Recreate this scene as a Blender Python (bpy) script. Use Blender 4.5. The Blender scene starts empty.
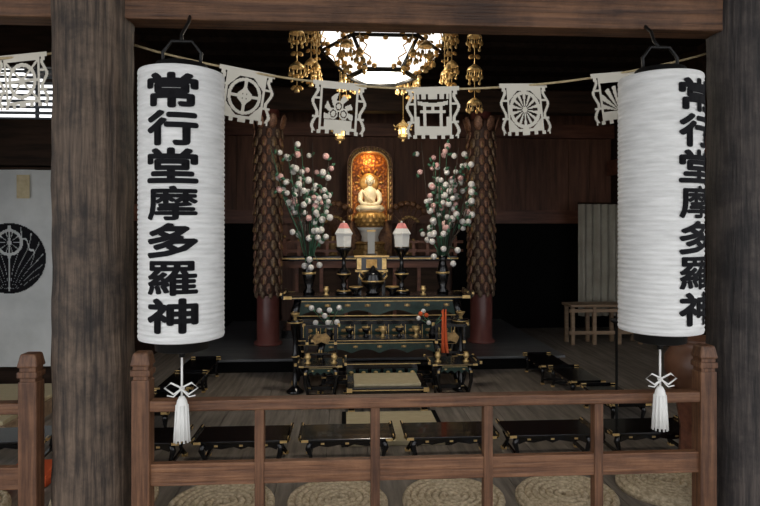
import bpy, bmesh, math, random
from mathutils import Vector, Matrix
random.seed(7)
scene = bpy.context.scene
pi = math.pi

# ------------------------------------------------------------------ materials
def mat(name, c1, c2=None, rough=.5, metal=0.0, scale=(1,1,1), ns=6, bump=0.0, lo=.35, hi=.65,
        emis=None, estr=0, blotch=None, bl_scale=2.0, spec=.5, kind='noise', trans=0, coat=0):
    m = bpy.data.materials.new(name); m.use_nodes = True
    nt = m.node_tree; N = nt.nodes; L = nt.links
    p = N['Principled BSDF']
    p.inputs['Roughness'].default_value = rough
    p.inputs['Metallic'].default_value = metal
    p.inputs['Specular IOR Level'].default_value = spec
    p.inputs['Coat Weight'].default_value = coat
    p.inputs['Base Color'].default_value = (*c1, 1)
    if emis:
        p.inputs['Emission Color'].default_value = (*emis, 1)
        p.inputs['Emission Strength'].default_value = estr
    if c2 is not None:
        tc = N.new('ShaderNodeTexCoord'); mp = N.new('ShaderNodeMapping')
        mp.inputs['Scale'].default_value = scale
        L.new(tc.outputs['Object'], mp.inputs['Vector'])
        if kind == 'voronoi':
            t = N.new('ShaderNodeTexVoronoi'); t.inputs['Scale'].default_value = ns
            out = t.outputs['Distance']
        else:
            t = N.new('ShaderNodeTexNoise'); t.inputs['Scale'].default_value = ns
            t.inputs['Detail'].default_value = 8; t.inputs['Roughness'].default_value = .6
            out = t.outputs['Fac']
        L.new(mp.outputs['Vector'], t.inputs['Vector'])
        r = N.new('ShaderNodeValToRGB')
        r.color_ramp.elements[0].position = lo; r.color_ramp.elements[1].position = hi
        r.color_ramp.elements[0].color = (*c1, 1); r.color_ramp.elements[1].color = (*c2, 1)
        L.new(out, r.inputs['Fac'])
        col = r.outputs['Color']
        if blotch:
            n2 = N.new('ShaderNodeTexNoise'); n2.inputs['Scale'].default_value = bl_scale
            n2.inputs['Detail'].default_value = 7; n2.inputs['Roughness'].default_value=.7
            L.new(tc.outputs['Object'], n2.inputs['Vector'])
            r2 = N.new('ShaderNodeValToRGB')
            r2.color_ramp.elements[0].position = .42; r2.color_ramp.elements[1].position = .62
            r2.color_ramp.elements[0].color = (0,0,0,1); r2.color_ramp.elements[1].color = (1,1,1,1)
            L.new(n2.outputs['Fac'], r2.inputs['Fac'])
            mx = N.new('ShaderNodeMix'); mx.data_type = 'RGBA'; mx.blend_type = 'MULTIPLY'
            L.new(r2.outputs['Color'], mx.inputs[0])
            L.new(col, mx.inputs[6]); mx.inputs[7].default_value = (*blotch, 1)
            col = mx.outputs[2]
        L.new(col, p.inputs['Base Color'])
        if bump:
            b = N.new('ShaderNodeBump'); b.inputs['Strength'].default_value = bump
            b.inputs['Distance'].default_value = .01
            L.new(out, b.inputs['Height']); L.new(b.outputs['Normal'], p.inputs['Normal'])
    return m

M = {}
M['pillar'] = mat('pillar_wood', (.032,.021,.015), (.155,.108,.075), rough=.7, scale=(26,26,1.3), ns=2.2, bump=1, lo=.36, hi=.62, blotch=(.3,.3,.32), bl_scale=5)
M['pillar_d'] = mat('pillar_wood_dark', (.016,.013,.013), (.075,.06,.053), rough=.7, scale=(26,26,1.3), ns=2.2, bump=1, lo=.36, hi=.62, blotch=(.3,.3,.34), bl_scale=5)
M['beam'] = mat('beam_wood', (.045,.017,.008), (.20,.095,.045), rough=.6, scale=(1.0,22,22), ns=2.2, bump=.8, lo=.32, hi=.62, blotch=(.45,.42,.4), bl_scale=2.5)
M['railh'] = mat('rail_wood_h', (.10,.04,.018), (.235,.11,.052), rough=.55, scale=(1.5,30,30), ns=2.5, bump=.5, blotch=(.6,.55,.5), bl_scale=4)
M['railv'] = mat('rail_wood_v', (.078,.031,.014), (.19,.088,.042), rough=.55, scale=(30,30,1.5), ns=2.5, bump=.5, blotch=(.6,.55,.5), bl_scale=4)
M['darkwood'] = mat('dark_wood', (.014,.008,.005), (.042,.022,.013), rough=.7, scale=(1.2,8,12), ns=2, bump=.2, spec=.2)
M['ceil'] = mat('ceiling_wood', (.011,.007,.005), (.028,.017,.012), rough=.8, scale=(8,1,8), ns=2, spec=.2)
M['redwood'] = mat('red_wood', (.09,.032,.018), (.21,.08,.045), rough=.5, scale=(1,10,10), ns=2, bump=.1)
M['backwood'] = mat('back_wall_wood', (.08,.032,.018), (.2,.085,.048), rough=.6, scale=(10,10,1), ns=1.5, bump=.1)
M['redlac'] = mat('red_lacquer', (.15,.045,.038), (.23,.08,.065), rough=.35, scale=(1,1,1), ns=3)
M['floor'] = mat('floor_wood', (.15,.13,.11), (.31,.27,.23), rough=.55, scale=(14,1,1), ns=2, bump=.1, blotch=(.75,.75,.75), bl_scale=1.2, spec=.3)
M['plat'] = mat('platform_wood', (.08,.085,.09), (.16,.165,.175), rough=.3, scale=(1,10,10), ns=2)
M['tatami'] = mat('tatami', (.42,.35,.21), (.56,.48,.31), rough=.8, scale=(4,60,4), ns=4, bump=.2)
M['straw'] = mat('straw', (.34,.26,.16), (.72,.60,.42), rough=.9, ns=45, bump=.5)
M['lac'] = mat('black_lacquer', (.005,.005,.006), rough=.2, coat=.2)
M['lacm'] = mat('black_matt', (.003,.003,.003), rough=.8, spec=.1)
M['green'] = mat('green_lacquer', (.006,.022,.016), (.015,.045,.033), rough=.3, ns=20)
M['gold'] = mat('gold', (.85,.60,.27), (.55,.36,.13), rough=.38, metal=.6, ns=25)
M['golds'] = mat('gold_paint', (.68,.42,.15), (.4,.22,.06), rough=.45, metal=.4, ns=25)
M['goldd'] = mat('aged_gold', (.48,.31,.12), (.2,.12,.05), rough=.45, metal=.5, ns=40)
M['broc1'] = mat('brocade_copper', (.38,.2,.125), (.14,.065,.042), rough=.45, metal=.25, ns=60, bump=.4)
M['broc2'] = mat('brocade_bronze', (.33,.23,.145), (.09,.055,.035), rough=.45, metal=.25, ns=60, bump=.4)
M['brocd'] = mat('brocade_ground', (.035,.014,.01), (.07,.03,.02), rough=.6, ns=40)
M['paperl'] = mat('lantern_paper', (.60,.605,.60), (.745,.75,.745), rough=.75, scale=(1,1,7), ns=8, bump=.5)
M['paper'] = mat('cut_paper', (.62,.59,.51), rough=.8)
M['ink'] = mat('ink', (.005,.005,.007), rough=.7, spec=.15)
M['cloth'] = mat('white_cloth', (.48,.50,.50), (.60,.62,.62), rough=.9, ns=3)
M['cloth2'] = mat('cream_cloth_shaded', (.30,.28,.23), (.42,.40,.34), rough=.9, ns=3)  # cream, darkened in colour to replace shading the folds lack
M['rope'] = mat('rope', (.40,.31,.17), (.55,.45,.27), rough=.9, ns=60, bump=.5)
M['iron'] = mat('iron', (.010,.010,.010), rough=.5, metal=.4)
M['white'] = mat('white_paper', (.75,.75,.73), rough=.7)
M['pink'] = mat('pink_paper', (.75,.28,.26), rough=.7)
M['petal'] = mat('white_petal', (.85,.84,.8), (.7,.66,.64), rough=.7, ns=60, bump=.5)
M['petalp'] = mat('pink_petal', (.72,.34,.34), (.8,.6,.56), rough=.7, ns=60)
M['leaf'] = mat('leaf', (.05,.14,.08), rough=.6)
M['twig'] = mat('twig', (.05,.035,.025), rough=.8)
M['glow'] = mat('lamp_paper', (.9,.9,.88), rough=.6, emis=(1,.98,.95), estr=1.7)
M['glow2'] = mat('lamp_glass_warm', (.9,.8,.5), rough=.6, emis=(1,.7,.3), estr=1.5)
M['niche'] = mat('niche_gold', (.55,.2,.03), (.16,.045,.01), rough=.4, metal=.4, kind='voronoi', ns=30, lo=.1, hi=.6, bump=.6)
M['halofr'] = mat('halo_frame', (.06,.022,.01), (.2,.095,.04), rough=.45, metal=.4, ns=30, bump=.5)
M['buddha'] = mat('pale_gilt', (.95,.84,.62), rough=.4, metal=.05)
M['pot'] = mat('pot', (.09,.035,.018), (.18,.085,.05), rough=.4, ns=5)
M['bench'] = mat('pale_wood', (.24,.16,.10), (.40,.28,.18), rough=.6, scale=(1,12,12), ns=2)
M['redcl'] = mat('red_cloth', (.6,.09,.02), rough=.8)
M['ground'] = mat('gravel', (.25,.24,.22), (.38,.36,.33), rough=.95, ns=8, bump=.3)
M['slat'] = mat('slat', (.20,.23,.26), rough=.8)

# ------------------------------------------------------------------ builder
class B:
    def __init__(s, name, loc=(0,0,0), rz=0):
        s.name=name; s.loc=Vector(loc); s.rz=rz; s.bm=bmesh.new(); s.mats=[]
    def mi(s, m):
        if m not in s.mats: s.mats.append(m)
        return s.mats.index(m)
    def paint(s, faces, m, smooth=False):
        i=s.mi(m)
        for f in faces: f.material_index=i; f.smooth=smooth
    def box(s, c, d, m, R=None, bev=0, taper=None):
        c=Vector(c); vs=[]
        for z in (-.5,.5):
            k = taper if (taper and z>0) else 1
            for x,y in ((-.5,-.5),(.5,-.5),(.5,.5),(-.5,.5)):
                v=Vector((x*d[0]*k,y*d[1]*k,z*d[2]))
                if R: v=R@v
                vs.append(s.bm.verts.new(v+c))
        fs=[s.bm.faces.new([vs[i] for i in q]) for q in ((3,2,1,0),(4,5,6,7),(0,1,5,4),(1,2,6,5),(2,3,7,6),(3,0,4,7))]
        s.paint(fs,m)
        if bev:
            es=list({e for f in fs for e in f.edges})
            r=bmesh.ops.bevel(s.bm,geom=es,offset=bev,segments=2,affect='EDGES',profile=.5)
            s.paint(r['faces'],m)
    def bx(s, x0,x1,y0,y1,z0,z1,m,bev=0):
        s.box(((x0+x1)/2,(y0+y1)/2,(z0+z1)/2),(x1-x0,y1-y0,z1-z0),m,bev=bev)
    def lathe(s, prof, m, c=(0,0,0), seg=24, smooth=True, rot0=0, sx=1, sy=1):
        c=Vector(c); rings=[]
        for r,z in prof:
            if r<1e-5: rings.append([s.bm.verts.new(c+Vector((0,0,z)))])
            else: rings.append([s.bm.verts.new(c+Vector((r*sx*math.cos(rot0+2*pi*i/seg), r*sy*math.sin(rot0+2*pi*i/seg), z))) for i in range(seg)])
        fs=[]
        for a,b in zip(rings,rings[1:]):
            for i in range(seg):
                j=(i+1)%seg
                if len(a)==1 and len(b)==1: continue
                if len(a)==1: fs.append(s.bm.faces.new((a[0],b[j],b[i])))
                elif len(b)==1: fs.append(s.bm.faces.new((a[i],a[j],b[0])))
                else: fs.append(s.bm.faces.new((a[i],a[j],b[j],b[i])))
        s.paint(fs,m,smooth)
        cf=[]
        if len(rings[0])>1: cf.append(s.bm.faces.new(list(reversed(rings[0]))))
        if len(rings[-1])>1: cf.append(s.bm.faces.new(rings[-1]))
        s.paint(cf,m)
    def sph(s, c, r, m, sc=(1,1,1), seg=10, R=None):
        mt=Matrix.Translation(Vector(c))
        if R: mt=mt@R.to_4x4()
        mt=mt@Matrix.Diagonal((r*sc[0],r*sc[1],r*sc[2],1))
        g=bmesh.ops.create_uvsphere(s.bm,u_segments=seg,v_segments=max(5,seg//2+1),radius=1,matrix=mt)
        s.paint({f for v in g['verts'] for f in v.link_faces},m,True)
    def tube(s, pts, r, m, seg=8, smooth=True):
        pts=[Vector(p) for p in pts]; n=len(pts)
        rr=r if isinstance(r,(list,tuple)) else [r]*n
        rings=[]; up=None
        for i,p in enumerate(pts):
            t=(pts[min(i+1,n-1)]-pts[max(i-1,0)]).normalized()
            if up is None:
                up=Vector((0,0,1)) if abs(t.z)<.9 else Vector((1,0,0))
            a=t.cross(up).normalized(); b=a.cross(t).normalized(); up=b
            rings.append([s.bm.verts.new(p+rr[i]*(math.cos(2*pi*k/seg)*a+math.sin(2*pi*k/seg)*b)) for k in range(seg)])
        fs=[]
        for A,C in zip(rings,rings[1:]):
            for k in range(seg):
                j=(k+1)%seg; fs.append(s.bm.faces.new((A[k],A[j],C[j],C[k])))
        fs.append(s.bm.faces.new(list(reversed(rings[0])))); fs.append(s.bm.faces.new(rings[-1]))
        s.paint(fs,m,smooth)
    def extr(s, pts, y0, y1, m, ax='xz'):
        def V(p,y):
            return Vector((p[0],y,p[1])) if ax=='xz' else Vector((y,p[0],p[1]))
        a=[s.bm.verts.new(V(p,y0)) for p in pts]; b=[s.bm.verts.new(V(p,y1)) for p in pts]
        fs=[s.bm.faces.new(a), s.bm.faces.new(list(reversed(b)))]
        n=len(pts)
        for i in range(n):
            j=(i+1)%n; fs.append(s.bm.faces.new((a[j],a[i],b[i],b[j])))
        s.paint(fs,m)
    def mask(s, fn, fm, nu, nv, m):
        vs={}
        def g(i,j):
            if (i,j) not in vs: vs[(i,j)]=s.bm.verts.new(fm(-1+2*i/nu,-1+2*j/nv))
            return vs[(i,j)]
        fs=[]
        for i in range(nu):
            for j in range(nv):
                if fn(-1+2*(i+.5)/nu,-1+2*(j+.5)/nv):
                    fs.append(s.bm.faces.new((g(i,j),g(i+1,j),g(i+1,j+1),g(i,j+1))))
        s.paint(fs,m)
    def done(s, recalc=True):
        if recalc: bmesh.ops.recalc_face_normals(s.bm,faces=s.bm.faces[:])
        xs=[v.co for v in s.bm.verts]
        lo=Vector([min(v[k] for v in xs) for k in range(3)]); hi=Vector([max(v[k] for v in xs) for k in range(3)])
        c=Vector(((lo.x+hi.x)/2,(lo.y+hi.y)/2,lo.z))
        for v in s.bm.verts: v.co-=c
        me=bpy.data.meshes.new(s.name); s.bm.to_mesh(me); s.bm.free()
        for m in s.mats: me.materials.append(m)
        o=bpy.data.objects.new(s.name,me); scene.collection.objects.link(o)
        o.location=s.loc+Matrix.Rotation(s.rz,3,'Z')@c; o.rotation_euler=(0,0,s.rz)
        return o

def inst(o, loc, rz=0):
    c=o.copy(); scene.collection.objects.link(c); c.location=loc; c.rotation_euler=(0,0,rz); return c

# ------------------------------------------------------------------ shell
b=B('ground'); b.bx(-15,15,-14,12,-.75,-.65,M['ground']); b.done()
b=B('floor')
x=-4.2
while x<3.4:
    b.bx(x,min(x+.246,3.4),1.7,8.4,-.06,0,M['floor']); x+=.25
b.bx(-4.2,3.4,1.7,8.4,-.14,-.061,M['darkwood'])
b.bx(-4.2,3.4,1.66,1.7,-.65,0,M['darkwood'])
b.done()
b=B('ceiling')
b.bx(-4.2,3.4,2.7,8.4,3.3,3.36,M['ceil'])
for i in range(12): b.bx(-4.2,3.4,3.0+i*.45,3.05+i*.45,3.25,3.3,M['ceil'])
b.done()
b=B('eaves_sky_blocker'); b.bx(-6,5.2,.2,2.7,3.3,3.4,M['darkwood'])  # unseen roof added to cut sky light from overhead
for i in range(24): b.bx(-5.9+i*.47,-5.82+i*.47,.2,2.7,3.2,3.3,M['darkwood'])
b.done()
b=B('wall_back')
for i in range(19):
    x0=-2.4+i*.3053; b.bx(x0,x0+.301,8.2,8.26,0,3.3,M['backwood'])
b.bx(-2.4,3.4,8.26,8.3,0,3.3,M['darkwood'])
b.bx(-2.4,3.4,8.10,8.2,1.44,1.62,M['redwood'])
b.bx(-2.4,3.4,8.10,8.2,2.62,2.8,M['redwood'])
b.bx(-2.4,-1.2,8.14,8.2,0,1.44,M['lacm']); b.bx(1.15,3.4,8.14,8.2,0,1.44,M['lacm'])  # black panels put the shade of the dark openings into colour
b.done()
b=B('wall_right')
for i in range(14):
    y0=2.76+i*.4; b.bx(3.4,3.45,y0,y0+.396,0,3.3,M['darkwood'])
b.bx(3.3,3.4,2.76,8.1,2.1,2.3,M['redwood']); b.done()
b=B('wall_left_inner'); b.bx(-2.46,-2.4,5.28,8.2,0,3.3,M['darkwood']); b.bx(-2.4,-2.34,5.28,8.1,1.44,1.6,M['redwood']); b.done()
b=B('wall_left_outer'); b.bx(-4.26,-4.2,2.6,5.3,0,3.3,M['darkwood']); b.done()
b=B('wall_left_front')
b.bx(-4.2,-2.4,5.22,5.28,0,1.95,M['darkwood'])
b.bx(-4.2,-2.4,5.10,5.28,1.88,2.26,M['darkwood'])
b.bx(-4.2,-2.4,5.2,5.28,2.72,3.3,M['darkwood'])
b.bx(-2.46,-2.4,5.1,5.28,0,3.3,M['darkwood'])
for i in range(9): b.box((-3.3,5.22,2.285+i*.05),(1.8,.05,.022),M['slat'],R=Matrix.Rotation(.25,3,'X'))
for i in range(5): b.bx(-4.0+i*.35,-3.98+i*.35,5.24,5.27,2.26,2.72,M['slat'])
b.done()
b=B('front_light_blocker'); b.bx(-4.2,3.4,2.60,2.66,2.54,3.3,M['darkwood']); b.done()  # unseen boards added so light enters only below the beam

b=B('beam')
for a,c in ((-4.6,-1.53),(-1.28,1.35),(1.6,3.8)): b.bx(a,c,2.54,2.66,2.225,2.54,M['beam'],bev=.008)
b.done()
b=B('altar_beam'); b.bx(-2.38,3.28,6.38,6.54,2.62,2.86,M['darkwood'],bev=.01); b.done()

def pillar(x,y,m):
    b=B('round_pillar'); prof=[]
    for i in range(49):
        z=i*3.2/48
        prof.append((.157+.002*math.sin(i*1.7)+.002*math.sin(i*.6), z))
    b.lathe(prof,m,(x,y,0),seg=48); return b.done()
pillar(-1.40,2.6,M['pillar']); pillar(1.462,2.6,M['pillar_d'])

# ------------------------------------------------------------------ railing
def railing(name, posts, bals, x0, x1):
    b=B(name); y=2.5; w=.036
    b.bx(x0,x1,y-.03,y+.03,.614,.659,M['railh'],bev=.006)
    b.bx(x0,x1,y-.018,y+.018,.31,.40,M['railh'],bev=.004)
    b.bx(x0,x1,y-.025,y+.025,.04,.10,M['railh'],bev=.004)
    for x in bals: b.bx(x-.019,x+.019,y-.024,y+.024,.0,.616,M['railv'],bev=.003)
    for x in posts:
        b.bx(x-w,x+w,y-w,y+w,0,.745,M['railv'],bev=.005)
        b.bx(x-w+.006,x+w-.006,y-w+.006,y+w-.006,.745,.76,M['railv'])
        b.bx(x-w-.003,x+w+.003,y-w-.003,y+w+.003,.76,.785,M['railv'],bev=.004)
        b.bx(x-w+.005,x+w-.005,y-w+.005,y+w-.005,.785,.80,M['railv'])
        b.box((x,y,.828),(.082,.082,.055),M['railv'],bev=.008,taper=.75)
    return b.done()
railing('wooden_railing',(-1.165,1.205),(-.693,-.218,.256,.73),-1.165,1.205)
railing('wooden_railing',(-1.605,),(-2.1,-2.6,-3.1,-3.6),-4.1,-1.605)
railing('wooden_railing',(1.71,),(2.2,2.7,3.15),1.71,3.35)

# ------------------------------------------------------------------ straw mats
def straw_mat(x,y):
    b=B('round_straw_mat'); pts=[]; turns=6.5; n=int(turns*28); R=.262
    for i in range(n+1):
        a=i/28*2*pi; r=.016+ (R-.016-.018)*(i/n)
        pts.append((x+r*math.cos(a),y+r*math.sin(a),.030))
    b.tube(pts,.0195,M['straw'],seg=7)
    b.lathe([(.245,.001),(.245,.024),(.0,.026)],M['straw'],(x,y,0),seg=32)
    return b.done()
mt=straw_mat(0,0)
zz=mt.location.z
ms=[(-.935,2.93),(-2.8,2.93),(-2.2,2.93),(-1.53,3.06),(-.37,2.93),(.195,2.93),(.76,2.93),(1.33,3.05)]
mt.location=(*ms[0],zz)
for i,p in enumerate(ms[1:]): inst(mt,(*p,zz),i*.9)

# ------------------------------------------------------------------ low desks
def low_desk():
    b=B('low_sutra_desk'); w,d,h=.52,.27,.165; L=M['lac']; G=M['gold']
    b.bx(-w/2,w/2,-d/2,d/2,h-.016,h,L,bev=.003)
    for sx in (-1,1):
        b.extr([(sx*(w/2),h-.016),(sx*(w/2+.012),h-.004),(sx*(w/2+.016),h+.014),(sx*(w/2+.008),h+.014),(sx*(w/2-.006),h)],-d/2,d/2,L)
        for sy in (-1,1):
            b.box((sx*(w/2-.02),sy*(d/2),h-.008),(.04,.006,.014),G)
            b.box((sx*(w/2+.008),sy*(d/2-.02),h+.004),(.014,.04,.018),G)
            X=sx*(w/2-.05); Y=sy*(d/2-.03)
            b.tube([(X,Y,h-.016),(X+sx*.012,Y+sy*.002,h*.65),(X-sx*.004,Y,h*.35),(X+sx*.02,Y+sy*.006,.008)],[.016,.018,.011,.015],L,seg=6)
            b.box((X+sx*.02,Y+sy*.006,.008),(.032,.026,.014),G)
        b.bx(sx*(w/2-.048)-.008,sx*(w/2-.048)+.008,-d/2+.03,d/2-.03,.03,.045,L)
    for sy in (-1,1):
        y=sy*(d/2-.03)
        pts=[(-w/2+.05,h-.016),(w/2-.05,h-.016),(w/2-.06,h-.06),(w/2-.1,h-.045),(w/2-.15,h-.052),(.04,h-.04),(0,h-.055),(-.04,h-.04),(-w/2+.15,h-.052),(-w/2+.1,h-.045),(-w/2+.06,h-.06)]
        b.extr(pts,y-.006,y+.006,L)
        yy=y+sy*.008
        for x in (-.14,0,.14): b.box((x,yy,h-.032),(.02,.004,.01),G)
    return b.done()
dk=low_desk(); dz=dk.location.z
dk.location=(-.926,3.54,dz)
for x,y,r in [(-.328,3.54,0),(.272,3.54,0),(.868,3.54,0),(1.475,3.54,0),(-1.525,3.54,0),(-2.3,3.6,.1),
              (1.60,4.22,pi/2),(1.56,4.84,pi/2),(1.50,5.38,pi/2),(-1.62,4.22,pi/2),(-1.62,4.84,pi/2),(-1.62,5.38,pi/2)]:
    inst(dk,(x,y,dz),r)

# ------------------------------------------------------------------ platform, columns
b=B('altar_platform')
b.bx(-1.82,1.8,5.7,8.1,.11,.134,M['plat'],bev=.004); b.bx(-1.78,1.76,5.74,8.1,0,.11,M['lacm'])
b.done()
def column(x):
    y=6.46
    b=B('brocade_wrapped_column')
    b.lathe([(.15,.134),(.15,.16),(.12,.18),(.118,.7),(.118,2.62)],M['redlac'],(x,y,0),seg=28)
    b.lathe([(.128,.66),(.136,.68),(.14,1.6),(.148,2.40),(.17,2.5),(.14,2.54)],M['brocd'],(x,y,0),seg=24)
    n=19
    for k in range(n):
        z=.74+k*(1.72/n); nt=9
        for i in range(nt):
            a=2*pi*(i+.5*(k%2))/nt
            rr=.138+.012*(k/n)
            m=M['broc1'] if (i+k)%2 else M['broc2']
            R=Matrix.Rotation(a,3,'Z')@Matrix.Rotation(-.14,3,'Y')
            b.sph((x+rr*math.cos(a),y+rr*math.sin(a),z),.05,m,sc=(.26,.72,1.25),seg=7,R=R)
            b.sph((x+(rr+.014)*math.cos(a),y+(rr+.014)*math.sin(a),z-.02),.013,M['goldd'] if k%2 else M['brocd'],sc=(.5,.7,2.2),seg=5,R=R)
    for i in range(8):
        a=2*pi*(i+.5)/8
        R=Matrix.Rotation(a,3,'Z')@Matrix.Rotation(.28,3,'Y')
        b.sph((x+.175*math.cos(a),y+.175*math.sin(a),2.49),.065,M['broc1'],sc=(.22,.8,1.3),seg=8,R=R)
    for i in range(10):
        a=2*pi*i/10; b.sph((x+.137*math.cos(a),y+.137*math.sin(a),.67),.028,M['broc2'],sc=(.4,.9,1.5),seg=6,R=Matrix.Rotation(a,3,'Z'))
    return b.done()
column(-1.15); column(1.15)

# ------------------------------------------------------------------ shumidan (altar dais)
b=B('altar_dais'); L=M['lac']; R_=M['redwood']; G=M['gold']; cx=-.04; Y0,Y1=6.78,7.7
b.bx(cx-1.0,cx+1.0,Y0,Y1,.134,.22,L); b.bx(cx-.95,cx+.95,Y0+.05,Y1,.22,.30,R_)
b.bx(cx-.85,cx+.85,Y0+.12,Y1,.30,.92,M['darkwood'])
for i in range(7):
    xx=cx-.84+i*.28; b.bx(xx-.02,xx+.02,Y0+.09,Y0+.12,.30,.92,R_)
b.bx(cx-.92,cx+.92,Y0+.06,Y1,.92,1.0,R_); b.bx(cx-1.0,cx+1.0,Y0,Y1,1.0,1.06,L,bev=.01); b.bx(cx-1.0,cx+1.0,Y0-.006,Y0,1.02,1.035,G)
for z,h in ((1.1,.03),(1.2,.03)):
    for sx in (-1,1): b.bx(min(cx+sx*.33,cx+sx*1.06),max(cx+sx*.33,cx+sx*1.06),Y0+.02,Y0+.05,z,z+h,R_)
for sx in (-1,1):
    for k in range(5):
        xx=cx+sx*(.33+.16*k); b.bx(xx-.018,xx+.018,Y0+.015,Y0+.055,1.06,1.26 if k in(0,4) else 1.21,R_)
        b.sph((xx,Y0+.035,1.275 if k in (0,4) else 1.235),.02,M['goldd'],seg=8)
    b.bx(cx+sx*1.0-.015,cx+sx*1.0+.015,Y0+.04,Y1,1.2,1.23,R_)
    for k in range(3): b.box((cx+sx*(.2+.3*k),Y0-.004,.18),(.1,.012,.04),M['goldd'])
b.done()

# ------------------------------------------------------------------ Buddha in its niche
bx,by=-.03,7.22
b=B('lotus_pedestal')
b.lathe([(.22,1.06),(.22,1.10),(.18,1.12),(.18,1.17),(.2,1.19),(.16,1.21)],M['goldd'],(bx,by,0),seg=8,smooth=False,rot0=pi/8)
b.lathe([(.11,1.21),(.10,1.27),(.13,1.34),(.16,1.38)],M['white'],(bx,by,0),seg=16)
b.lathe([(.12,1.38),(.17,1.42),(.19,1.50),(.17,1.555),(0,1.555)],M['golds'],(bx,by,0),seg=24)
for row in range(3):
    for k in range(14):
        a=2*pi*(k+.5*row)/14; r=.155+.015*row
        RR=Matrix.Rotation(a,3,'Z')@Matrix.Rotation(-.5,3,'Y')
        b.sph((bx+r*math.cos(a),by+r*math.sin(a),1.43+row*.04),.04,M['golds'],sc=(.3,.8,1),seg=8,R=RR)
b.done()
b=B('buddha_statue'); Bu=M['buddha']; z=1.555
b.sph((bx,by-.01,z+.05),.07,Bu,sc=(2.25,1.7,.75),seg=20)
for s in (-1,1):
    b.sph((bx+s*.11,by-.06,z+.045),.055,Bu,sc=(1.15,1,.75),seg=14)
    b.tube([(bx+s*.13,by-.06,z+.05),(bx+s*.02,by-.13,z+.05),(bx-s*.06,by-.1,z+.06)],[.045,.035,.025],Bu,seg=10)
    b.tube([(bx+s*.072,by,z+.265),(bx+s*.11,by,z+.22),(bx+s*.12,by-.02,z+.15),(bx+s*.095,by-.06,z+.11),(bx+s*.03,by-.1,z+.1)],[.033,.034,.030,.026,.02],Bu,seg=10)
    b.sph((bx+s*.02,by-.105,z+.1),.022,Bu,sc=(1.4,1,.7),seg=10)
    b.sph((bx+s*.052,by+.005,z+.375),.015,Bu,sc=(.5,.7,1.8),seg=8)
b.lathe([(.08,.04),(.075,.1),(.066,.16),(.08,.22),(.088,.26),(.066,.29),(.03,.31),(.027,.34)],Bu,(bx,by+.005,z),seg=20,sy=.72)
for t in (-.3,0,.3):
    b.tube([(bx-.075+.05*t,by-.045,z+.26),(bx-.03+.05*t,by-.068,z+.19),(bx+.03+.05*t,by-.06,z+.12)],.006,Bu,seg=5)
b.sph((bx,by-.002,z+.385),.05,Bu,sc=(.95,1,1.15),seg=18)
b.sph((bx,by+.01,z+.435),.027,Bu,sc=(1,1,.9),seg=12)
for k in range(30):
    a=k*2.4; ph=.15+k/30*1.1
    b.sph((bx+.048*math.cos(a)*math.sin(ph),by+.008+.048*math.sin(a)*math.sin(ph) if math.sin(a)>-.3 else by-.03,z+.39+.056*math.cos(ph)),.009,Bu,seg=5)
b.sph((bx,by-.054,z+.38),.008,Bu,sc=(.8,1,1.8),seg=8)
for s in (-1,1): b.sph((bx+s*.018,by-.047,z+.39),.006,M['ink'],sc=(1.6,.5,.35),seg=6)
b.sph((bx,by-.049,z+.357),.006,M['redlac'],sc=(1.6,.6,.5),seg=6)
b.done()
b=B('arched_buddha_niche')
def arch(w,zb,zs,zt,n=20):
    P=[(bx-w,zb)]
    for i in range(n+1):
        t=pi-pi*i/n; c=math.cos(t); s=math.sin(t)
        P.append((bx+w*math.copysign(abs(c)**.75,c), zs+(zt-zs)*abs(s)**.8))
    P.append((bx+w,zb)); return P
def ring(Po,Pi,y0,y1,m):
    n=len(Po); A=[[b.bm.verts.new((p[0],y,p[1])) for p in P] for P in (Po,Pi) for y in (y0,y1)]
    fs=[]
    for i in range(n-1):
        for q,r in ((0,2),(1,3),(0,1),(2,3)):
            fs.append(b.bm.faces.new((A[q][i],A[q][i+1],A[r][i+1],A[r][i])))
    b.paint(fs,m)
ring(arch(.275,1.46,2.1,2.36),arch(.225,1.46,2.08,2.30),by+.0,by+.30,M['halofr'])
b.extr(arch(.27,1.46,2.1,2.35),by+.30,by+.33,M['halofr'])
b.extr(arch(.224,1.46,2.08,2.30),by+.27,by+.30,M['niche'])
Pc=arch(.25,1.48,2.09,2.33,24)
for i,p in enumerate(Pc): b.sph((p[0],by-.004,p[1]),.018,M['goldd'],sc=(1,.5,1),seg=6)
for sgn in (-1,1):
    for k in range(9): b.sph((bx+sgn*.25,by-.004,1.5+k*.068),.02,M['goldd'],sc=(.8,.5,1.2),seg=6)
ring(arch(.228,1.47,2.08,2.303),arch(.215,1.47,2.075,2.29),by-.012,by+.0,M['golds'])
b.lathe([(.12,0),(.12,.012),(.10,.02),(0,.02)],M['golds'],(0,0,0),seg=32)
Rm=Matrix.Rotation(pi/2,3,'X')
for v in [v for v in b.bm.verts if v.co.z<.1]: v.co=Rm@v.co+Vector((bx,by+.27,1.94))
for k in range(12):
    a=k*pi/6; b.sph((bx+.155*math.cos(a),by+.262,1.94+.155*math.sin(a)),.028,M['golds'],sc=(1.2,.3,.5),seg=6,R=Matrix.Rotation(-a,3,'Y'))
b.bx(bx-.28,bx+.28,by+.22,by+.34,1.06,1.46,M['halofr'])
b.done()
b=B('prayer_tablet'); b.box((bx,by-.33,1.20),(.08,.02,.26),M['white']); b.box((bx,by-.33,1.34),(.10,.03,.02),M['gold']); b.box((bx,by-.33,1.07),(.12,.06,.02),L); b.done()

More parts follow.
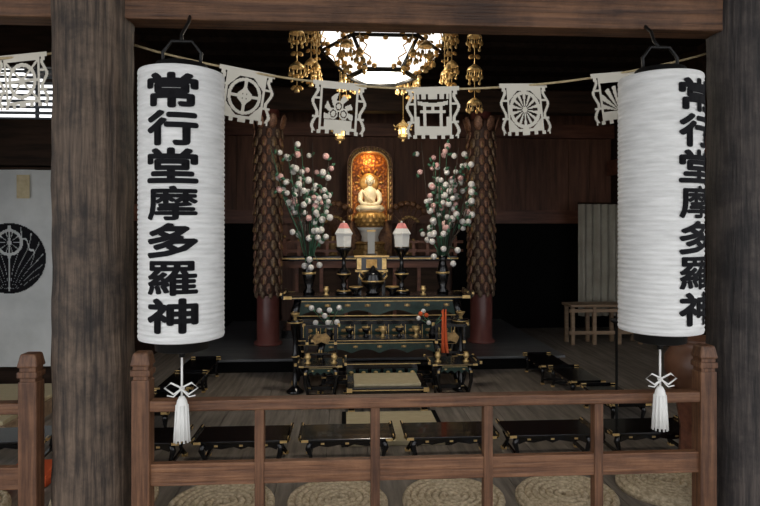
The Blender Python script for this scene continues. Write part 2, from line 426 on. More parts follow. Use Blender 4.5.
def lotus_orn(x):
    b=B('gilt_lotus_ornament'); y=7.0
    b.lathe([(.06,1.06),(.05,1.08),(.03,1.1),(.055,1.16),(.05,1.22),(.025,1.26),(.03,1.28)],M['goldd'],(x,y,0),seg=14)
    for k in range(7):
        a=-1+k/3.; h=.25+.14*math.cos(a*1.2); tx=x+a*.2
        b.tube([(x,y,1.27),(x+a*.06,y,1.27+h*.5),(tx,y-.01,1.27+h)],.006,M['halofr'],seg=5)
        b.sph((tx,y-.01,1.27+h),.045,M['halofr'],sc=(1,.3,.8),seg=8,R=Matrix.Rotation(a,3,'Y'))
        b.sph((tx*.5+x*.5+.02,y-.02,1.27+h*.6),.03,M['goldd'],sc=(1,.3,.6),seg=6)
    return b.done()
lotus_orn(.40); lotus_orn(-.47)

# ------------------------------------------------------------------ altar tables
def cusp(x0,x1,zt,zb,n=4):
    P=[(x0,zt),(x1,zt)]
    for i in range(n*6+1):
        t=i/(n*6); P.append((x1+(x0-x1)*t, zb+abs(math.sin(t*n*pi))*(zt-zb)*.35))
    return P
def altar_table(name,cx,y0,y1,w,h,frieze=.14,g=1.0):
    b=B(name); L=M['lac']; G=M['gold']; x0,x1=cx-w/2,cx+w/2
    b.bx(x0,x1,y0,y1,h-.03*g,h,L,bev=.004)
    b.bx(x0+.02,x1-.02,y0-.003,y0,h-.018*g,h-.012*g,G)
    for s in (-1,1):
        X=cx+s*w/2
        b.extr([(X-s*.02,h-.03*g),(X+s*.02,h-.02*g),(X+s*.035,h+.03*g),(X+s*.022,h+.03*g),(X-s*.0,h)],y0,y1,L)
        for yy in (y0,y1): b.box((X-s*.03*g,yy,h-.012*g),(.07*g,.008,.026*g),G); b.box((X+s*.028,yy,h+.02*g),(.018,.010,.02),G)
        b.box((X+s*.012,(y0+y1)/2,h+.012*g),(.01,(y1-y0)*.4,.02*g),G)
        q=.12*g
        for yy in (y0+.05*g,y1-.05*g):
            XL=X-s*q
            b.tube([(XL,yy,h-.03*g),(XL+s*.03*g,yy,h-frieze),(XL+s*.035*g,yy,h*.6),(XL-s*.01*g,yy,h*.3),(XL+s*.01*g,yy,.05*g),(XL+s*.035*g,yy,.01)],[.034*g,.04*g,.03*g,.022*g,.024*g,.034*g],L,seg=8)
            b.box((XL+s*.03*g,yy-.03*g,h-frieze),(.035*g,.012,.035*g),G); b.box((XL+s*.03*g,yy,.018*g),(.06*g,.05*g,.03*g),G)
            b.box((XL-s*.005*g,yy,h*.3),(.046*g,.046*g,.016*g),G)
        b.bx(X-s*q-.02*g,X-s*q+.02*g,y0+.05*g,y1-.05*g,.07,.1,L)
    for yy in (y0+.04*g,y1-.05*g):
        b.extr(cusp(x0+.12*g,x1-.12*g,h-.03*g,h-frieze-.03*g),yy,yy+.015,M['green'])
        b.bx(x0+.12*g,x1-.12*g,yy-.004,yy,h-.052*g,h-.047*g,G)
        n=max(2,int(w/.2))
        for i in range(n):
            xx=x0+.2*g+(w-.4*g)*i/(n-1)
            b.box((xx,yy-.004,h-.085*g),(.05*g,.006,.022*g),M['goldd'],bev=.002)
            b.sph((xx,yy-.006,h-.085*g),.014*g,G,sc=(1,.4,1),seg=8)
        b.bx(x0+.14*g,x1-.14*g,yy+.0,yy+.02,.08,.11,L)
    return b
b=altar_table('altar_table',-.05,5.22,5.62,1.62,.775,.15); b.bx(-.72,.62,5.24,5.26,.38,.56,M['lac'])
for i in range(9):
    xx=-.64+i*.148
    b.box((xx,5.236,.47),(.11,.006,.11),M['green'],bev=.002)
    for s in (-1,1): b.bx(xx+s*.055-.0025,xx+s*.055+.0025,5.226,5.232,.415,.525,G)
    b.sph((xx,5.23,.475),.018,M['goldd'],sc=(1.6,.3,.9),seg=8)
    b.sph((xx+.074,5.228,.45),.009,G,sc=(1,.4,2.5),seg=6)
for z in (.56,.385,.60,.35): b.bx(-.74,.64,5.228,5.24,z,z+.006,G)
b.bx(-.76,.66,5.20,5.30,.566,.585,L); b.bx(-.76,.66,5.20,5.30,.36,.378,L)
b.done()
altar_table('front_altar_table',-.05,4.92,5.14,1.12,.455,.10,.8).done()
altar_table('side_altar_table',-.52,4.52,4.80,.32,.33,.06,.5).done()
altar_table('side_altar_table',.50,4.52,4.80,.34,.33,.06,.5).done()
b=B('stepped_offering_shelf')
b.bx(-.33,.26,4.892,4.91,.0,.27,M['lac'])
for z in (.02,.13,.25): b.bx(-.35,.28,4.88,4.91,z,z+.022,L); b.bx(-.35,.28,4.876,4.88,z+.006,z+.012,G)
for i in range(6): b.box((-.285+i*.10,4.889,.19),(.07,.008,.05),M['green'],bev=.002); b.sph((-.285+i*.10,4.884,.19),.014,G,sc=(1.5,.3,.8),seg=6)
b.done()
def tall_stand(x,y,h):
    b=B('lacquer_pedestal_stand')
    b.lathe([(.07,0),(.075,.012),(.05,.03),(.02,.06),(.018,h*.45),(.034,h*.5),(.018,h*.55),(.016,h-.06),(.05,h-.02),(.065,h-.01),(.065,h),(0,h)],L,(x,y,0),seg=16)
    for z in (.03,h*.5,h-.015): b.lathe([(.036 if z!=h-.015 else .067,z-.004),(.038 if z!=h-.015 else .069,z),(.036 if z!=h-.015 else .067,z+.004)],G,(x,y,0),seg=16)
    b.lathe([(.02,h),(.012,h+.02),(.035,h+.05),(.04,h+.06),(0,h+.055)],G,(x,y,0),seg=12)
    return b.done()
tall_stand(-.75,5.02,.60); tall_stand(.64,5.02,.60)
def small_vessel(x,y,z,m):
    b=B('brass_ritual_vessel')
    b.lathe([(.022,0),(.026,.006),(.01,.02),(.022,.04),(.026,.055),(.016,.07),(.02,.078),(0,.075)],m,(x,y,z),seg=12); return b.done()
for x in (-.62,-.42): small_vessel(x,4.6,.33,G)
for x in (.38,.60): small_vessel(x,4.6,.33,G)

b=B('officiant_seat'); cx=-.02
b.bx(cx-.3,cx+.3,4.42,4.84,.15,.185,L,bev=.004); b.bx(cx-.25,cx+.25,4.46,4.80,.185,.205,M['tatami'],bev=.004)
b.extr(cusp(cx-.27,cx+.27,.15,.03,3),4.44,4.455,L); b.extr(cusp(cx-.27,cx+.27,.15,.03,3),4.80,4.815,L)
for s in (-1,1):
    b.bx(cx+s*.28-.012,cx+s*.28+.012,4.44,4.82,.03,.15,L)
    for yy in (4.43,4.83):
        b.bx(cx+s*.27-.022,cx+s*.27+.022,yy-.02,yy+.02,0,.15,L)
        b.box((cx+s*.27,yy,.012),(.05,.045,.024),G); b.box((cx+s*.285,yy,.168),(.04,.04,.03),G)
for xx in (-.12,0,.12): b.box((cx+xx,4.435,.11),(.04,.006,.018),G)
b.bx(cx-.27,cx+.27,4.414,4.42,.164,.170,G)
b.done()
b=B('tatami_mat'); b.bx(-.36,.32,3.74,4.36,0,.03,M['tatami'],bev=.003); b.bx(-.36,-.33,3.74,4.36,.0,.033,M['lacm']); b.bx(.29,.32,3.74,4.36,.0,.033,M['lacm']); b.done()

def gong_stand(x,red):
    b=B('gong_stand'); y=4.68; z=.33
    for s in (-1,1):
        b.bx(x+s*.11-.009,x+s*.11+.009,y-.009,y+.009,z,z+.27,L); b.bx(x+s*.11-.02,x+s*.11+.02,y-.05,y+.05,z,z+.02,L)
        b.box((x+s*.11,y,z+.14),(.022,.022,.02),G)
        b.box((x+s*.135,y,z+.28),(.02,.024,.024),G)
    b.bx(x-.135,x+.135,y-.012,y+.012,z+.26,z+.28,L); b.bx(x-.11,x+.11,y-.008,y+.008,z+.05,z+.065,L)
    b.extr([(x-.07,z+.18),(x-.035,z+.22),(x,z+.21),(x+.035,z+.22),(x+.07,z+.18),(x+.05,z+.13),(x,z+.15),(x-.05,z+.13)],y-.006,y+.006,M['goldd'])
    for s in (-1,1): b.tube([(x+s*.035,y,z+.2),(x+s*.035,y,z+.27)],.003,G,seg=5)
    if red:
        for q in (-.010,.010): b.tube([(x-.05+q,y-.03,z+.40),(x-.055+q,y-.035,z+.28),(x-.05+q*1.3,y-.03,z+.14),(x-.045+q*1.6,y-.03,z+.06)],[.006,.010,.012,.015],M['redcl'],seg=8)
        b.tube([(x-.05,y,z+.27),(x-.05,y-.01,z+.43),(x-.05,y-.03,z+.42),(x-.05,y-.03,z+.38)],.005,L,seg=6)
    return b.done()
gong_stand(.49,True); gong_stand(-.52,False)
for x in (-.3,-.16,-.02,.12,.26):
    b=B('offering_cup'); b.lathe([(.028,0),(.012,.015),(.012,.035),(.032,.055),(.034,.08),(.027,.08),(.025,.06),(0,.055)],G if abs(x+.02)%.28<.1 else L,(x,5.02,.455),seg=14)
    b.lathe([(.034,.078),(.036,.082),(.034,.086)],G,(x,5.02,.455),seg=14); b.done()

b=B('incense_burner'); b.lathe([(.05,0),(.07,.02),(.045,.04),(.095,.09),(.10,.13),(.08,.165),(.085,.18),(.06,.2),(.03,.22),(.015,.25),(0,.26)],L,(-.085,5.36,.775),seg=24)
for s in (-1,1): b.tube([(-.085+s*.09,5.36,.9),(-.085+s*.125,5.36,.94),(-.085+s*.115,5.36,.98),(-.085+s*.08,5.36,.95)],.009,G,seg=6)
b.lathe([(.102,0),(.104,.006),(.102,.012)],G,(-.085,5.36,.89),seg=24); b.done()
def bonbori(x):
    b=B('paper_candle_lamp'); y=5.40; z=.775
    b.lathe([(.075,0),(.08,.015),(.05,.03),(.02,.06),(.03,.09),(.018,.12),(.055,.16),(.06,.2),(.02,.24),(.016,.32),(.04,.36),(.07,.40),(.075,.42),(0,.42)],L,(x,y,z),seg=20)
    for zz_ in (.03,.18,.415): b.lathe([(.062,zz_-.006),(.066,zz_),(.062,zz_+.006)],G,(x,y,z),seg=20)
    b.lathe([(.07,.425),(.08,.54),(.0,.54)],M['white'],(x,y,z),seg=6,smooth=False,rot0=pi/6)
    b.lathe([(.088,.54),(.035,.635),(0,.64)],M['pink'],(x,y,z),seg=6,smooth=False,rot0=pi/6)
    b.lathe([(.089,.535),(.091,.545),(.06,.59)],M['white'],(x,y,z),seg=6,smooth=False,rot0=pi/6)
    b.sph((x,y,z+.645),.012,M['white'],seg=6)
    return b.done()
bonbori(-.345); bonbori(.175)
b=B('reliquary_box'); rx=-.09; ry=5.55
b.bx(rx-.14,rx+.14,ry-.05,ry+.05,.98,1.1,L,bev=.004); b.bx(rx-.16,rx+.16,ry-.06,ry+.06,1.1,1.115,G); b.bx(rx-.15,rx+.15,ry-.055,ry+.055,.965,.98,G)
b.box((rx,ry-.052,1.04),(.10,.006,.08),M['golds'],bev=.002)
for s in (-1,1):
    b.bx(rx+s*.11-.015,rx+s*.11+.015,ry-.04,ry+.04,.775,.965,L); b.box((rx+s*.115,ry-.05,1.04),(.04,.008,.1),G)
b.done()
for x in (-.24,.08):
    b=B('offering_bowl'); b.lathe([(.035,0),(.02,.02),(.055,.055),(.06,.075),(.05,.075),(0,.06)],L,(x,5.27,.775),seg=18); b.lathe([(.059,.071),(.062,.076),(.059,.08)],G,(x,5.27,.775),seg=18); b.done()
for x in (-.5,.36):
    small_vessel(x,5.3,.775,G)

# flowers
def flowers(x,sgn,seed):
    rnd=random.Random(seed)
    b=B('blossom_branch_vase'); y=5.46; z=.775
    b.lathe([(.05,0),(.055,.02),(.03,.05),(.05,.12),(.06,.18),(.04,.25),(.028,.3),(.05,.34),(.042,.34),(0,.3)],L,(x,y,z),seg=20)
    b.lathe([(.061,.175),(.064,.185),(.061,.195)],G,(x,y,z),seg=20)
    top=Vector((x,y,z+.3)); pts=[]
    for k in range(30):
        a=rnd.uniform(-1,1); h=rnd.uniform(.24,1.08)
        ex=x + (a*.27+sgn*.07*h)*min(1,.45+h*.65) ; ey=y+rnd.uniform(-.16,.12); ez=z+.32+h
        e=Vector((ex,ey,ez)); mid=top.lerp(e,.5)+Vector((a*.05,0,.04))
        b.tube([top-Vector((0,0,.1)),top.lerp(mid,.5)+Vector((0,0,.02)),mid,e],[.007,.006,.005,.003],M['leaf'] if k%2 else M['twig'],seg=5)
        nb=rnd.randint(3,5)
        for j in range(nb):
            t=.4+.6*(j+.5)/nb
            q=mid.lerp(e,(t-.4)/.6)
            p=q + Vector((rnd.uniform(-.06,.06),rnd.uniform(-.05,.05),rnd.uniform(-.04,.04)))
            if any((p-q2).length<.055 for q2 in pts): continue
            pts.append(p)
            b.tube([q,p],.003,M['twig'],seg=4)
            pm=M['petalp'] if rnd.random()<.32 else M['petal']
            b.sph(p,rnd.uniform(.024,.034),pm,seg=8)
            d=Vector((rnd.uniform(-1,1),rnd.uniform(-.6,.4),rnd.uniform(-1,1))).normalized()
            b.sph(p+d*.04,.026,M['leaf'],sc=(1,.4,.5),seg=6,R=Matrix.Rotation(rnd.uniform(0,3),3,'Y'))
    for k in range(7):
        e=Vector((x+sgn*rnd.uniform(-.14,.18),y-.1-rnd.random()*.1,z+.32+rnd.uniform(-.1,.25)))
        b.tube([top,top.lerp(e,.5)+Vector((0,0,.08)),e],.003,M['leaf'],seg=4); b.sph(e,.028,M['petal'],seg=8)
    return b.done()
flowers(-.66,-1,3); flowers(.56,1,11)
b=B('small_flower_vase'); rnd=random.Random(5)
b.lathe([(.03,0),(.04,.03),(.02,.08),(.03,.1),(0,.09)],L,(-.47,5.0,.455),seg=14)
for k in range(10):
    e=Vector((-.47+rnd.uniform(-.15,.1),5.0+rnd.uniform(-.06,.04),.455+rnd.uniform(.1,.26)))
    b.tube([(-.47,5.0,.54),e],.003,M['leaf'],seg=4); b.sph(e,.024,M['petal'],seg=8); b.sph(e+Vector((.02,0,-.02)),.016,M['leaf'],sc=(1,.4,.6),seg=6)
b.done()
b=B('small_flower_vase')
b.lathe([(.03,0),(.04,.03),(.02,.08),(.03,.1),(0,.09)],L,(.40,5.0,.455),seg=14)
for k in range(8):
    e=Vector((.40+rnd.uniform(-.12,.1),5.0+rnd.uniform(-.06,.04),.455+rnd.uniform(.1,.26)))
    b.tube([(.40,5.0,.54),e],.003,M['leaf'],seg=4); b.sph(e,.02,M['redcl'] if k%2 else M['petal'],seg=8)
b.done()

# ------------------------------------------------------------------ hanging gilt ornaments
def strand(b,x,y,zt,zb,w=.05):
    G=M['gold']; b.tube([(x,y,zt),(x,y,zb+.03)],.003,G,seg=5)
    n=max(3,int((zt-zb)/.075))
    for i in range(n):
        z=zt-(zt-zb)*(i+.6)/n
        if i%3==0:
            b.lathe([(w*.9,z-.02),(w*.75,z),(w*.2,z+.025),(0,z+.03)],G,(x,y,0),seg=8)
            for k in range(6):
                a=k*pi/3; ex=x+w*.85*math.cos(a); ey=y+w*.85*math.sin(a)
                b.tube([(ex,ey,z-.015),(ex,ey,z-.05)],.002,G,seg=4)
                b.sph((ex,ey,z-.065),.016,G,sc=(.8,.3,1.2),seg=6)
        elif i%3==1:
            b.sph((x,y,z),w*.3,G,seg=8)
            for s in (-1,1): b.tube([(x,y,z+.01),(x+s*w*.5,y,z+.02),(x+s*w*.7,y,z),(x+s*w*.6,y,z-.02)],.004,G,seg=5); b.sph((x+s*w*.6,y,z-.03),.012,G,sc=(1,.3,1.2),seg=6)
        else:
            for s in (-1,1): b.sph((x+s*w*.4,y,z),w*.36,M['golds'],sc=(1,.3,.7),seg=8,R=Matrix.Rotation(s*.6,3,'Y'))
    b.lathe([(.020,zb),(.016,zb+.02),(.008,zb+.035),(0,zb+.04)],G,(x,y,0),seg=8)
for x,zb in ((-.68,2.33),(.60,2.25)):
    b=B('hanging_gilt_ornament'); strand(b,x,4.3,3.3,zb,.062); b.done()

hx,hy=-.06,4.5
b=B('hexagonal_hanging_lamp'); I=M['iron']
def hp(r,z,k): a=k*pi/3; return Vector((hx+r*math.cos(a),hy+r*math.sin(a),z))
levels=[(.25,2.50),(.45,2.69),(.47,2.88)]
for li,((r0,z0),(r1,z1)) in enumerate(zip(levels,levels[1:])):
    for k in range(6):
        vs=[b.bm.verts.new(p) for p in (hp(r0,z0,k),hp(r0,z0,k+1),hp(r1,z1,k+1),hp(r1,z1,k))]
        b.paint([b.bm.faces.new(vs)],M['glow'])
        b.tube([hp(r0,z0,k),hp(r1,z1,k)],.015,I,seg=6)
        b.tube([hp(r0,z0,k),hp(r0,z0,k+1)],.02 if li==0 else .012,I,seg=6); b.tube([hp(r1,z1,k),hp(r1,z1,k+1)],.014,I,seg=6)
        A0,A1=hp(r0,z0,k),hp(r0,z0,k+1); C0,C1=hp(r1,z1,k),hp(r1,z1,k+1)
        def q(u,v): 
            p=A0.lerp(A1,u).lerp(C0.lerp(C1,u),v); c=Vector((hx,hy,p.z)); return p+(p-c).normalized()*.01
        for u,v in ((.14,.18),(.86,.18),(.12,.84),(.88,.84),(.5,.92),(.25,.1),(.75,.1),(.2,.92),(.8,.92)): b.sph(q(u,v),.022,M['golds'],sc=(1,1,.8),seg=6)
        for u0 in (.08,.92): b.tube([q(u0,.1),q(u0+(.5-u0)*.3,.35),q(u0,.5),q(u0+(.5-u0)*.25,.7),q(u0,.9)],.006,M['golds'],seg=5)
vs=[b.bm.verts.new(hp(.25,2.50,k)) for k in range(6)]; b.paint([b.bm.faces.new(vs)],M['glow'])
b.lathe([(.52,2.88),(.55,2.90),(.3,3.0),(.05,3.08),(.02,3.3)],I,(hx,hy,0),seg=6,smooth=False)
for k in range(6):
    p=hp(.53,2.88,k); strand(b,p.x,p.y,2.89,2.42,.055)
    p=hp(.28,2.50,k); b.sph(p,.022,M['gold'],seg=8); b.sph(p+Vector((0,0,-.035)),.014,M['gold'],sc=(1,.5,1.2),seg=6)
    for t in (.16,.84):
        p=hp(.53,2.88,k).lerp(hp(.53,2.88,k+1),t); strand(b,p.x,p.y,2.89,2.52,.036)
b.done(recalc=False)

def gilt_lantern(x,y,zb):
    b=B('gilt_hanging_lantern'); G=M['gold']
    b.lathe([(.02,0),(.045,.015),(.045,.025),(.038,.03),(.042,.1),(.07,.105),(.05,.13),(.02,.15),(.008,.17)],G,(x,y,zb),seg=6,smooth=False)
    for k in range(6):
        a=(k+.5)*pi/3; R=Matrix.Rotation(a,3,'Z')
        b.box((x+.0365*math.cos(a),y+.0365*math.sin(a),zb+.065),(.004,.024,.045),M['glow2'],R=R)
        a=k*pi/3; b.tube([(x+.07*math.cos(a),y+.07*math.sin(a),zb+.105),(x+.085*math.cos(a),y+.085*math.sin(a),zb+.125)],.004,G,seg=4)
        b.sph((x+.07*math.cos(a),y+.07*math.sin(a),zb+.085),.01,G,seg=5)
    b.tube([(x,y,zb+.16),(x,y,3.3)],.003,G,seg=5)
    b.sph((x,y,zb-.012),.014,G,seg=6)
    return b.done()
gilt_lantern(-.38,5.2,2.12); gilt_lantern(.17,5.2,2.14)

# ------------------------------------------------------------------ rope + cut papers
def rope_z(x):
    t=(x-.03)/1.28; return 2.01+.165*t*t
def rope(name,pts):
    b=B(name); b.tube(pts,.0055,M['rope'],seg=6)
    return b.done()
RY=2.79
rope('paper_garland_rope',[(-1.36,RY-.02,rope_z(-1.36)+.0)]+[(x/20,RY,rope_z(x/20)) for x in range(-24,28)]+[(1.40,RY-.02,rope_z(1.4))])
rope('paper_garland_rope',[(-1.45,RY-.02,2.19)]+[(-1.5-i*.1,RY,2.17-.06*math.sin(min(1,i/12)*pi)) for i in range(25)])
def body(u,v,inner):
    if v>.84: return abs(u)<.98
    a=abs(u)
    if .74<a<.9 and v>.7: return True
    if abs(a-(.86+.08*math.sin(v*7)))<.055 and -.9<v<.84: return True
    if a>.66 and a<.95 and (abs(v-.35)<.05 or abs(v+.35)<.05): return True
    if a<.7 and v>-.82:
        if a>.6 or v>.72 or v<-.72: return True
        return inner(u/.62,v/.72)
    if v<-.82: return (a%.3)<.14 and a<.95 and v>-.98
    return False
def wheel(u,v):
    r=math.hypot(u,v); th=math.atan2(v,u)
    if r>.96: return abs(u)+abs(v)>1.45 or r<1.0
    if r>.8: return True
    if r<.16: return True
    return abs(((th*14/(2*pi)))%1-.5)<.25
def torii(u,v):
    a=abs(u)
    if .34<v-.12*u*u<.55 and a<.9: return True
    if .72<v: return a<.95 and (a%.4)<.25
    if abs(a-.5)<.09 and v<.4: return True
    if 0<v<.14 and a<.75: return True
    if a<.08 and 0<v<.4: return True
    return v<-.7 or (a>.8 and v<-.2)
def jewel(u,v):   # flaming wish jewels on a base
    if v<-.62: return abs(u)<.8
    for cx_,cz_ in ((-.3,-.3),(.3,-.3),(0,.1)):
        r=math.hypot(u-cx_,(v-cz_)*.9)
        if r<.27: return not (.13<r<.19)
    r=math.hypot(u,v+.3); th=math.atan2(v+.3,u)
    return .5<r<1.12-.3*abs(u) and math.sin(9*th+4*r)>-.25 and v>-.6
def diam(u,v):
    r=math.hypot(u,v); d=abs(u)+abs(v)
    if .78<r<.95: return True
    if r<=.78: return .25<d<.52 or abs(u)<.07 or (abs(v)<.07)
    return d>1.4
def crossc(u,v):
    r=math.hypot(u,v)
    if .72<r<.92: return True
    return abs(abs(u)-abs(v))<.09 or r<.2 or abs(v)<.07
def shell(u,v):
    r=math.hypot(u,v+.7); th=math.atan2(v+.7,u)
    return r<1.35 and math.sin(th*16)>-.25 or v<-.7 or v>.85
S=.123
def cut_paper(x,fn,rot,ry,z=None):
    zt=rope_z(x) if z is None else z
    b=B('cut_paper_banner',(x,RY,0))
    def fm(u,v):
        X=u*S*1.03; Z=(v-1)*S
        c,s=math.cos(rot),math.sin(rot)
        Y=-.012+.014*math.sin(u*2.5+x*5)*(1-v)/2+ry*X+.0
        return Vector((X*c-Z*s,Y-.0,zt+X*s+Z*c+.008))
    b.mask(lambda u,v: body(u,v,fn),fm,72,72,M['paper'])
    return b.done(recalc=False)
cut_paper(-.785,diam,-.14,.2); cut_paper(-.364,jewel,-.06,.1); cut_paper(.065,torii,0.02,-.1); cut_paper(.495,wheel,.08,.25); cut_paper(.93,shell,.14,.2); cut_paper(-1.79,crossc,.05,-.2,2.13); cut_paper(-2.3,wheel,.0,-.2,2.13)

# ------------------------------------------------------------------ paper lanterns with kanji
TXT='常行堂摩多羅神'
def glyph(ch):
    cu=bpy.data.curves.new('g','FONT'); cu.body=ch; cu.size=1; cu.resolution_u=3
    ob=bpy.data.objects.new('g',cu); scene.collection.objects.link(ob)
    bpy.context.view_layer.update()
    dg=bpy.context.evaluated_depsgraph_get()
    me=bpy.data.meshes.new_from_object(ob.evaluated_get(dg))
    bpy.data.objects.remove(ob)
    g=bmesh.new(); g.from_mesh(me)
    bmesh.ops.triangulate(g,faces=g.faces[:])
    xs=[v.co.x for v in g.verts]; ys=[v.co.y for v in g.verts]
    x0,x1,y0,y1=min(xs),max(xs),min(ys),max(ys)
    for v in g.verts: v.co=Vector(((v.co.x-(x0+x1)/2)/(x1-x0),(v.co.y-(y0+y1)/2)/(y1-y0),0))
    for k in range(-9,10):
        bmesh.ops.bisect_plane(g,geom=g.verts[:]+g.edges[:]+g.faces[:],plane_co=(k*.052,0,0),plane_no=(1,0,0),dist=1e-6)
    g.verts.index_update()
    V=[(v.co.x,v.co.y) for v in g.verts]; F=[[v.index for v in f.verts] for f in g.faces]
    g.free(); return V,F
GL=[glyph(c) for c in TXT]
BOLD=[.0066,.0066,.0062,.0046,.0066,.0046,.0064]
def lantern(x,y,phi,zb,zt,R=.164):
    b=B('paper_lantern'); n=54; prof=[]
    prof.append((R*.86,zb)); prof.append((R*.985,zb+.006))
    for i in range(n):
        z0=zb+.008+(zt-zb-.016)*i/n; dz=(zt-zb-.016)/n
        prof += [(R-.0032,z0),(R-.0002,z0+dz*.28),(R+.0005,z0+dz*.5),(R-.0002,z0+dz*.72)]
    prof+= [(R-.0012,zt-.008),(R*.985,zt-.006),(R*.86,zt)]
    b.lathe(prof,M['paperl'],(x,y,0),seg=64)
    I=M['iron']
    b.lathe([(R*.55,zb-.045),(R*.62,zb-.04),(R*.62,zb-.004),(R*.86,zb)],I,(x,y,0),seg=32)
    b.lathe([(R*.86,zt),(R*.60,zt+.006),(R*.60,zt+.03),(R*.5,zt+.034)],I,(x,y,0),seg=32)
    b.tube([(x-.07,y,zt+.02),(x-.075,y,zt+.08),(x-.04,y,zt+.125),(x+.04,y,zt+.125),(x+.075,y,zt+.08),(x+.07,y,zt+.02)],.007,I,seg=6)
    b.tube([(x,y,zt+.12),(x-.01,y+.03,zt+.16),(x+.005,y+.08,2.2),(x+.0,y+.125,2.24)],.007,I,seg=6)
    b.tube([(x,y,zb-.04),(x,y,zb-.075)],.012,I,seg=8)
    W=M['white']
    b.tube([(x,y,zb-.05),(x,y,zb-.25)],.0045,W,seg=6)
    for s in (-1,1):
        b.tube([(x,y-.01,zb-.195),(x+s*.04,y-.01,zb-.175),(x+s*.065,y-.01,zb-.195),(x+s*.03,y-.01,zb-.22),(x,y-.01,zb-.2)],.004,W,seg=6)
        b.tube([(x,y-.01,zb-.2),(x+s*.03,y-.01,zb-.23),(x+s*.055,y-.01,zb-.225)],.003,W,seg=5)
    b.sph((x,y,zb-.2),.012,W,seg=8)
    b.lathe([(.01,zb-.23),(.018,zb-.245),(.024,zb-.27),(.030,zb-.40),(0,zb-.40)],W,(x,y,0),seg=14)
    for k in range(12):
        a=k*pi/6; b.tube([(x+.022*math.cos(a),y+.022*math.sin(a),zb-.265),(x+.030*math.cos(a),y+.030*math.sin(a),zb-.41)],.004,W,seg=4)
    top=zt-.035; pitch=(zt-zb-.075)/7; W2=.182; H2=pitch*.87
    RR=R+.0022; im=b.mi(M['ink'])
    for i,(V,F) in enumerate(GL):
        o_=BOLD[i]
        offs=[(0,0)]+[(o_*math.cos(k*pi/4)*1.1,o_*.85*math.sin(k*pi/4)) for k in range(8)]
        for ox,oz in offs:
            vv=[]
            for (px,pz) in V:
                a=phi+(px*W2+ox)/R
                vv.append(b.bm.verts.new((x+RR*math.sin(a),y-RR*math.cos(a),top-pitch*(i+.5)+pz*H2+oz)))
            for f in F:
                try:
                    nf=b.bm.faces.new([vv[j] for j in f]); nf.material_index=im
                except ValueError: pass
    return b.done()
lantern(-.988,2.42,math.radians(1.5),.922,1.972)
lantern(.965,2.42,math.radians(29),.930,1.985)

# ------------------------------------------------------------------ curtains, bench, pot
def curtain(name,x0,x1,y,z0,z1,m,crest=None,amp=.02,fr=18):
    b=B(name); n=int((x1-x0)/.01)
    f=lambda x,z: y+amp*math.sin(x*fr)+amp*.5*math.sin(x*fr*.43+1)*(1.2-.2*z)
    vs=[[b.bm.verts.new((x0+(x1-x0)*i/n,f(x0+(x1-x0)*i/n,z0+(z1-z0)*j/6),z0+(z1-z0)*j/6)) for j in range(7)] for i in range(n+1)]
    fs=[b.bm.faces.new((vs[i][j],vs[i+1][j],vs[i+1][j+1],vs[i][j+1])) for i in range(n) for j in range(6)]
    b.paint(fs,m,True)
    b.tube([(x0-.02,y,z1+.01),(x1+.02,y,z1+.01)],.012,M['darkwood'],seg=8)
    if crest:
        cx,cz,r=crest
        b.box((cx+.12,y-.03,1.70),(.10,.004,.19),M['tatami'])
        def fn(u,v):
            q=math.hypot(u,v)
            if q>1: return False
            if q>.94: return True
            if abs(u)<.025: return False
            a=abs(u)
            qq=math.hypot(u,v-.45)
            if qq<.34:
                th=math.atan2(v-.45,u); return qq<.30 and abs(math.sin(th*5))>.25 and qq>.07
            if .34<=qq<.38: return False
            th=math.atan2(a,v+1.15)
            d=math.hypot(a,v+1.15)
            k=(th*7+.35*math.sin(d*3))%1
            if k<.10: return False
            if abs(q-.66-.05*math.sin(th*30))<.02 and v>-.2: return False
            return True
        b.mask(fn,lambda u,v: Vector((cx+u*r,f(cx+u*r,cz+v*r)-.006,cz+v*r)),90,90,M['ink'])
    return b.done(recalc=False)
curtain('crested_curtain',-4.15,-2.52,5.04,.24,1.84,M['cloth'],crest=(-3.05,1.12,.285),amp=.006,fr=9)
curtain('white_curtain',2.66,3.28,7.5,.25,1.68,M['cloth2'],amp=.03,fr=62)

b=B('wooden_bench'); W=M['bench']
b.bx(2.3,3.2,6.85,7.15,.445,.475,W,bev=.004)
for x in (2.34,2.6,2.9,3.16):
    for y in (6.9,7.1): b.bx(x-.02,x+.02,y-.02,y+.02,0,.445,W)
b.bx(2.3,3.2,6.89,6.91,.12,.16,W); b.bx(2.3,3.2,6.89,6.91,.38,.42,W); b.done()

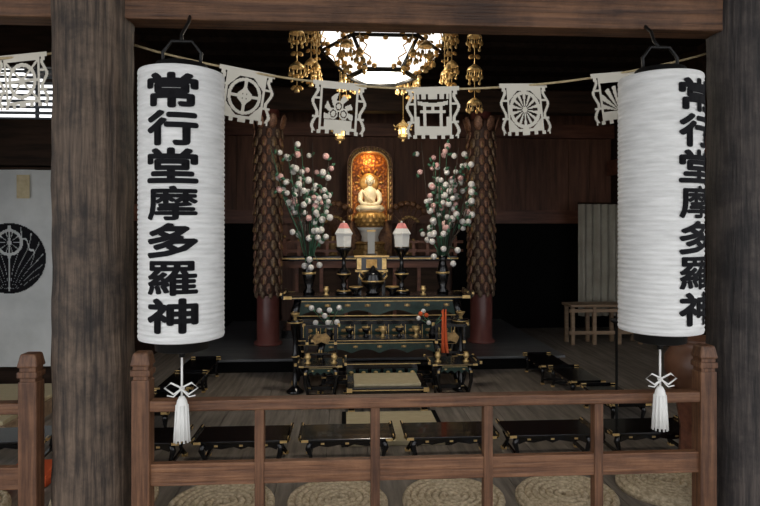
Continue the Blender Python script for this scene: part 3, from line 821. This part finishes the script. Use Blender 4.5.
b=B('ceramic_jar_on_stand'); x,y=1.66,3.35
b.lathe([(.1,.40),(.14,.44),(.17,.52),(.168,.60),(.13,.66),(.12,.69),(.135,.705),(.11,.705),(.1,.68),(0,.64)],M['pot'],(x,y-.05,.03),seg=32)
b.lathe([(.13,.0),(.13,.03),(.10,.05),(.09,.22),(.12,.40),(.14,.43),(0,.43)],M['redwood'],(x,y-.05,0),seg=8,smooth=False)
b.done()
b=B('floor_candle_stand'); x,y=1.47,3.90
b.lathe([(.08,0),(.08,.015),(.015,.03),(.009,.05),(.009,.72),(.04,.74),(.045,.755),(.005,.756),(.003,.80),(0,.80)],M['iron'],(x,y,0),seg=16); b.done()
b=B('raised_tatami_platform'); b.bx(-4.15,-2.5,3.95,4.95,0,.10,M['bench']); b.bx(-4.13,-2.52,3.97,4.93,.10,.13,M['tatami'],bev=.004); b.done()
b=B('red_floor_cushion'); b.box((-2.02,3.35,.035),(.26,.26,.07),M['redcl'],bev=.025); b.done()

# ------------------------------------------------------------------ lights
w=bpy.data.worlds.new('World'); scene.world=w; w.use_nodes=True
bg=w.node_tree.nodes['Background']; bg.inputs[0].default_value=(.98,.985,1,1); bg.inputs[1].default_value=1.75
def light(name,typ,loc,energy,col,size=.1,tgt=None,ang=60):
    l=bpy.data.lights.new(name,typ); l.energy=energy; l.color=col
    if typ=='SPOT': l.spot_size=math.radians(ang); l.spot_blend=.6; l.shadow_soft_size=size
    elif typ=='POINT': l.shadow_soft_size=size
    o=bpy.data.objects.new(name,l); scene.collection.objects.link(o); o.location=loc
    if tgt: o.rotation_euler=(Vector(tgt)-Vector(loc)).to_track_quat('-Z','Y').to_euler()
    return o
light('buddha_fill_spot','SPOT',(-.03,6.62,2.5),42,(1,.82,.55),.03,(-.03,7.25,1.75),46)  # added spot without a fixture, brightens the Buddha
light('niche_glow_fill','POINT',(-.03,7.36,2.22),3.2,(1,.6,.2),.03)  # added fill light, gives the niche its warm glow
light('altar_downlight','POINT',(-.06,4.5,2.38),30,(1,.9,.74),.12)

# ------------------------------------------------------------------ camera
cd=bpy.data.cameras.new('camera'); cam=bpy.data.objects.new('camera',cd); scene.collection.objects.link(cam)
cam.location=(-.35,0,1.35); cam.rotation_euler=(pi/2,0,-math.radians(3.5))
cd.sensor_width=36; cd.lens=28.42; cd.shift_y=-.0303; cd.clip_start=.05
scene.camera=cam
scene.view_settings.view_transform='Standard'
